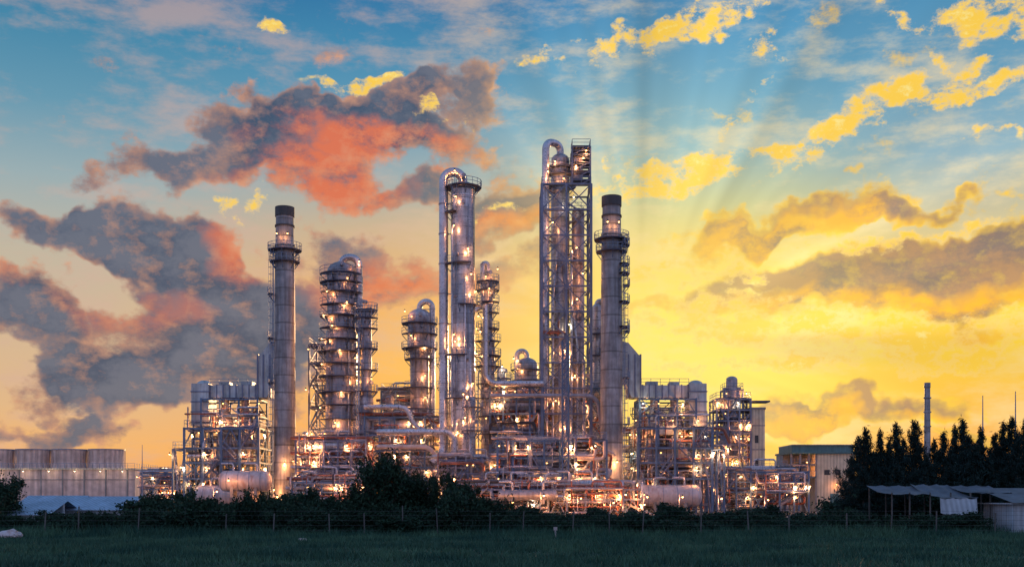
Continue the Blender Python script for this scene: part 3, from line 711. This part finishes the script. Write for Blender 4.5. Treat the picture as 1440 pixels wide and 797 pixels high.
# fence
FY=88.0; mb=MB('wire_fence',0,FY); x=-62.0
zs=(.4,.8,1.2,1.6,1.95)
while x<62:
    h=2.1+random.uniform(-.35,.35); lean=random.uniform(-.14,.14)
    mb.beam((x,FY,0),(x+lean,FY,h),.09,'fencepost'); x+=random.uniform(2.6,4.8)
for z in zs: mb.cyl((-62,FY,z),(62,FY,z+.03),.008,None,'fencepost',4)
mb.build()
mb=MB('utility_post',WX(781,84),84); x=WX(781,84); mb.cyl((x,84,0),(x,84,.8),.06,.06,'pipewhite',10); mb.box(x-.14,x+.14,83.9,84.1,.55,.8,'pipewhite'); mb.build()
def rock(x,y,r):
    me=bpy.data.meshes.new('rock')
    bm=bmesh.new(); bmesh.ops.create_icosphere(bm,subdivisions=3,radius=r)
    for v in bm.verts:
        k=1+.25*math.sin(v.co.x*5/r+x)*math.cos(v.co.y*4/r)+random.uniform(-.05,.05); v.co*=k; v.co.z*=.5
    bm.to_mesh(me); bm.free(); me.materials.append(MATS['pipewhite']); o=bpy.data.objects.new('white_rock',me); o.location=(x,y,r*.3); scene.collection.objects.link(o)
rock(WX(14,82),82,.8); rock(WX(25,85),84,.6); rock(WX(425,76),76,.3)
# ------------------------------------------------------------------ ground
def gmat(name,a,b,c,sc=.3,rough=.9):
    m=bpy.data.materials.new(name); m.use_nodes=True; q=NT(m.node_tree); bs=q.n['Principled BSDF']
    o=q.new('ShaderNodeTexCoord').outputs['Object']
    n=q.noise(o,sc,6,.65); n2=q.noise(o,sc*12,4,.6)
    col=q.mix(q.R(n,.35,.65),a,b); col=q.mix(q.R(n2,.45,.7),col,c); q.l.new(col,bs.inputs['Base Color']); bs.inputs['Roughness'].default_value=rough
    bs.inputs['Specular IOR Level'].default_value=.2
    bp=q.new('ShaderNodeBump'); bp.inputs['Strength'].default_value=.6; bp.inputs['Distance'].default_value=.1; q.l.new(n2,bp.inputs['Height']); q.l.new(bp.outputs[0],bs.inputs['Normal']); return m
def plane(name,x0,x1,y0,y1,z,m):
    me=bpy.data.meshes.new(name); me.from_pydata([(x0,y0,z),(x1,y0,z),(x1,y1,z),(x0,y1,z)],[],[(0,1,2,3)]); me.materials.append(m)
    o=bpy.data.objects.new(name,me); scene.collection.objects.link(o)
plane('ground',-4000,4000,-1500,6500,0,gmat('ground_soil',(.015,.06,.048,1),(.04,.09,.06,1),(.015,.035,.03,1)))
plane('plant_yard_pavement',-130,110,140,300,.004,gmat('yard_concrete',(.22,.21,.2,1),(.3,.29,.27,1),(.16,.15,.14,1)))
def leafmat(name,a,b,sc=1.3,clump=.6):
    m=bpy.data.materials.new(name); m.use_nodes=True; q=NT(m.node_tree); bs=q.n['Principled BSDF']
    o=q.new('ShaderNodeTexCoord').outputs['Object']; n=q.noise(o,sc,4,.65)
    g=q.new('ShaderNodeNewGeometry').outputs['Random Per Island']
    f=q.M('ADD',q.M('MULTIPLY',q.R(n,.36,.66),clump),q.M('MULTIPLY',g,1-clump))
    q.l.new(q.mix(f,a,b),bs.inputs['Base Color']); bs.inputs['Roughness'].default_value=.7; bs.inputs['Specular IOR Level'].default_value=.12
    return m
LM=leafmat('leaves',(.006,.024,.020,1),(.028,.070,.040,1)); LN=leafmat('needles',(.005,.020,.022,1),(.016,.042,.038,1)); GM=leafmat('grass_blades',(.010,.055,.048,1),(.065,.155,.095,1),.22,.75)
BK=gmat('bark',(.05,.045,.04,1),(.07,.06,.05,1),(.04,.035,.03,1),2)
def quads(c,size,asp,up=0.0):
    n=len(c); a=RNG.normal(size=(n,3)); a[:,2]+=up; a/=np.linalg.norm(a,axis=1)[:,None]
    b=np.cross(a,RNG.normal(size=(n,3))); b/=np.linalg.norm(b,axis=1)[:,None]
    s=(size*RNG.uniform(.6,1.4,n))[:,None]; a=a*s; b=b*s*asp
    return np.stack([c-a,c+b*.9-a*.1,c+a,c-b*.9-a*.1],1).reshape(-1,3)
def tubes(segs,n=6):
    mbb=MB('t')
    for p,q,r0,r1 in segs: mbb.cyl(p,q,r0,r1,'x',n,False)
    V,Fc,S=mbb.m['x']; return np.array(V),Fc
def treemesh(name,segs,leaf,lm):
    V1,F1=tubes(segs); nv=len(V1); Vv=np.vstack([V1,leaf]); k=len(leaf)//4
    Fc=F1+[(nv+4*i,nv+4*i+1,nv+4*i+2,nv+4*i+3) for i in range(k)]
    me=bpy.data.meshes.new(name); me.from_pydata(Vv.tolist(),[],Fc); me.materials.append(BK); me.materials.append(lm)
    me.polygons.foreach_set('material_index',[0]*len(F1)+[1]*k); me.update(); return me
def bush(h,wd,n,trunk=.12):
    segs=[];cen=[]
    nl=14
    for i in range(nl):
        a=2*pi*i/nl+random.uniform(-.3,.3); rr=wd*random.uniform(.25,1)*.8; hh=h*random.uniform(.35,.98)
        if rr>wd*.5: hh*=.75
        p0=(random.uniform(-.2,.2),random.uniform(-.2,.2),0); p1=(rr*.45*math.cos(a),rr*.45*math.sin(a),hh*.55); p2=(rr*math.cos(a),rr*math.sin(a),hh)
        segs+=[(p0,p1,trunk,trunk*.6),(p1,p2,trunk*.6,trunk*.2)]
        cen.append(p2); cen.append(p1)
        for k in range(3):
            q=(p2[0]+random.gauss(0,wd*.26),p2[1]+random.gauss(0,wd*.26),max(.3,p2[2]+random.gauss(0,h*.13))); segs.append((p2,q,trunk*.25,.02)); cen.append(q)
    cen.append((0,0,h*.9))
    for k in range(10): 
        a=random.uniform(0,6.28); cen.append((wd*.75*math.cos(a),wd*.75*math.sin(a),h*random.uniform(.1,.3)))
    C=np.array(cen); idx=RNG.integers(0,len(C),n); sg=RNG.uniform(.05,.16,len(C))[idx][:,None]*np.array([[wd,wd,h*.75]])
    P_=C[idx]+RNG.normal(size=(n,3))*sg; P_=P_[P_[:,2]>.05]
    return treemesh('shrub',segs,quads(P_,.15,.5),LM)
def casuarina(h,n):
    segs=[((0,0,0),(.1,0,h*.5),.22,.13),((.1,0,h*.5),(0,.1,h*.99),.13,.02)]; pts=[]
    nb=60; fat=random.uniform(.85,1.35)
    for i in range(nb):
        f=(i+random.random())/nb; z=h*(.05+.93*f); L=fat*h*.17*(1-f)**.95*random.uniform(.3,1.5)+.12; a=random.uniform(0,2*pi); up=random.uniform(.2,1.2)
        p0=(0,0,z); p1=(L*math.cos(a),L*math.sin(a),z+L*up); segs.append((p0,p1,.05,.012))
        k=int(n/nb*(L/(h*.10)))+14
        t_=RNG.uniform(.05,1.1,k); sp_=.12+.18*(1-f)
        b=np.array(p0)+(np.array(p1)-np.array(p0))*t_[:,None]+RNG.normal(size=(k,3))*np.array([sp_,sp_,.2])*(h/11)
        b[:,2]-=RNG.uniform(0,.2,k); pts.append(b)
    pts=np.vstack(pts)
    return treemesh('pine_tree',segs,quads(pts,.25,.18,up=1.0),LN)
def put(name,me,x,y,s=1,sz=None,rot=None):
    o=bpy.data.objects.new(name,me); o.location=(x,y,-.02); o.rotation_euler=(0,0,random.uniform(0,6.28) if rot is None else rot); o.scale=(s,s,sz or s); scene.collection.objects.link(o)
bm1=[bush(6.0,2.7,14000,.16),bush(5.0,2.6,11000,.14)]
sh=[bush(2.6,2.2,6000,.07) for _ in range(6)]
put('broadleaf_tree',bm1[0],WX(533,94),94,1.0,1.06); put('broadleaf_tree',bm1[1],WX(578,96),96,.95,.95); put('broadleaf_tree',bm1[0],WX(622,95),95,.66,.82,2); put('broadleaf_tree',bm1[1],WX(656,94),94,.66,.78); put('broadleaf_tree',bm1[1],WX(503,95),95,.55,.62)
put('broadleaf_tree',bm1[1],WX(2,108),108,.9,.95); put('broadleaf_tree',bm1[0],WX(-40,112),112,1,1.05)
def hedge(a,b,st,d0,d1,s0,s1,z0,z1):
    px=a
    while px<b:
        dd=random.uniform(d0,d1); put('shrub',random.choice(sh),WX(px,dd),dd,random.uniform(s0,s1),random.uniform(z0,z1)); px+=random.uniform(*st)
hedge(190,690,(13,30),89,97,.65,1.15,.55,1.2)
hedge(200,700,(16,32),98,108,.9,1.3,.8,1.25)
hedge(690,860,(20,40),90,97,.6,.9,.35,.65)
hedge(860,1240,(20,44),90,98,.5,.9,.35,.68)
hedge(690,1240,(16,34),100,112,.8,1.1,.4,.85)
hedge(-60,210,(20,36),90,100,.6,1.0,.35,.7)
hedge(1190,1560,(14,24),104,113,1,1.5,.9,1.4)
hedge(1195,1400,(24,44),90,94,.6,.9,.45,.8)
cs=[casuarina(11,7000) for _ in range(7)]
tops=((1199,640),(1208,612),(1220,600),(1231,634),(1240,604),(1250,618),(1262,594),(1273,614),(1284,590),(1295,624),(1305,638),(1315,616),(1326,606),(1336,628),(1345,598),(1353,588),(1363,610),(1372,624),(1381,600),(1391,628),(1400,608),(1411,592),(1421,584),(1431,606),(1441,588),(1455,600),(1475,596),(1500,590),(1530,600),(1560,596))
for px,py in tops:
    dd=random.uniform(114,128); h=WZ(py,dd); put('pine_tree',random.choice(cs),WX(px+random.uniform(-3,3),dd),dd,h/11*random.uniform(.85,1.15),h/11)
for px,py in((1215,655),(1240,664),(1262,648),(1288,660),(1310,650),(1335,655),(1355,632),(1372,622),(1388,640),(1410,660),(1425,645)):
    dd=random.uniform(104,109); h=WZ(py,dd); put('pine_tree',random.choice(cs),WX(px,dd),dd,h/11*1.5,h/11)
n=26000; X_=RNG.uniform(-620,620,n); H=7+3.5*np.sin(X_*.03)+2.5*np.sin(X_*.11+1)+1.5*np.sin(X_*.37); Z_=RNG.uniform(0,1,n)**.8*H; Y_=560+RNG.uniform(-12,12,n)
Q=quads(np.stack([X_,Y_,Z_],1),1.1,.7); me=bpy.data.meshes.new('distant_trees'); me.from_pydata(Q.tolist(),[],[(4*i,4*i+1,4*i+2,4*i+3) for i in range(n)]); me.materials.append(LN)
scene.collection.objects.link(bpy.data.objects.new('distant_trees',me))
# grass
n=180000; Y_=40+58*RNG.uniform(0,1,n)**.8; X_=RNG.uniform(-1,1,n)*(Y_*.62+4)
pat=.5+.25*np.sin(X_*.23+np.sin(Y_*.31)*2)+.25*np.sin(Y_*.5+X_*.11)
cl=np.sin(X_*1.7+3*np.sin(Y_*.9))*np.sin(Y_*1.3+2*np.sin(X_*.7))
Hh=(.08+.26*pat+.18*np.clip(cl,0,1))*RNG.uniform(.5,1.5,n); Hh*=np.where(Y_>83,2.1,1)
a=RNG.uniform(0,pi,n); wd=.018+.025*RNG.uniform(0,1,n); dx=np.cos(a)*wd; dy=np.sin(a)*wd
lx=RNG.normal(size=n)*.12*Hh*3; ly=RNG.normal(size=n)*.12*Hh*3
Vv=np.stack([np.stack([X_-dx,Y_-dy,np.zeros(n)],1),np.stack([X_+dx,Y_+dy,np.zeros(n)],1),np.stack([X_+lx,Y_+ly,Hh],1)],1).reshape(-1,3)
me=bpy.data.meshes.new('grass'); me.vertices.add(3*n); me.vertices.foreach_set('co',Vv.ravel().astype(np.float32)); me.loops.add(3*n); me.loops.foreach_set('vertex_index',np.arange(3*n,dtype=np.int32))
me.polygons.add(n); me.polygons.foreach_set('loop_start',np.arange(0,3*n,3,dtype=np.int32)); me.update(calc_edges=True); me.materials.append(GM)
scene.collection.objects.link(bpy.data.objects.new('grass',me))
print('objects',len(bpy.data.objects),'lights',len(bpy.data.lights))
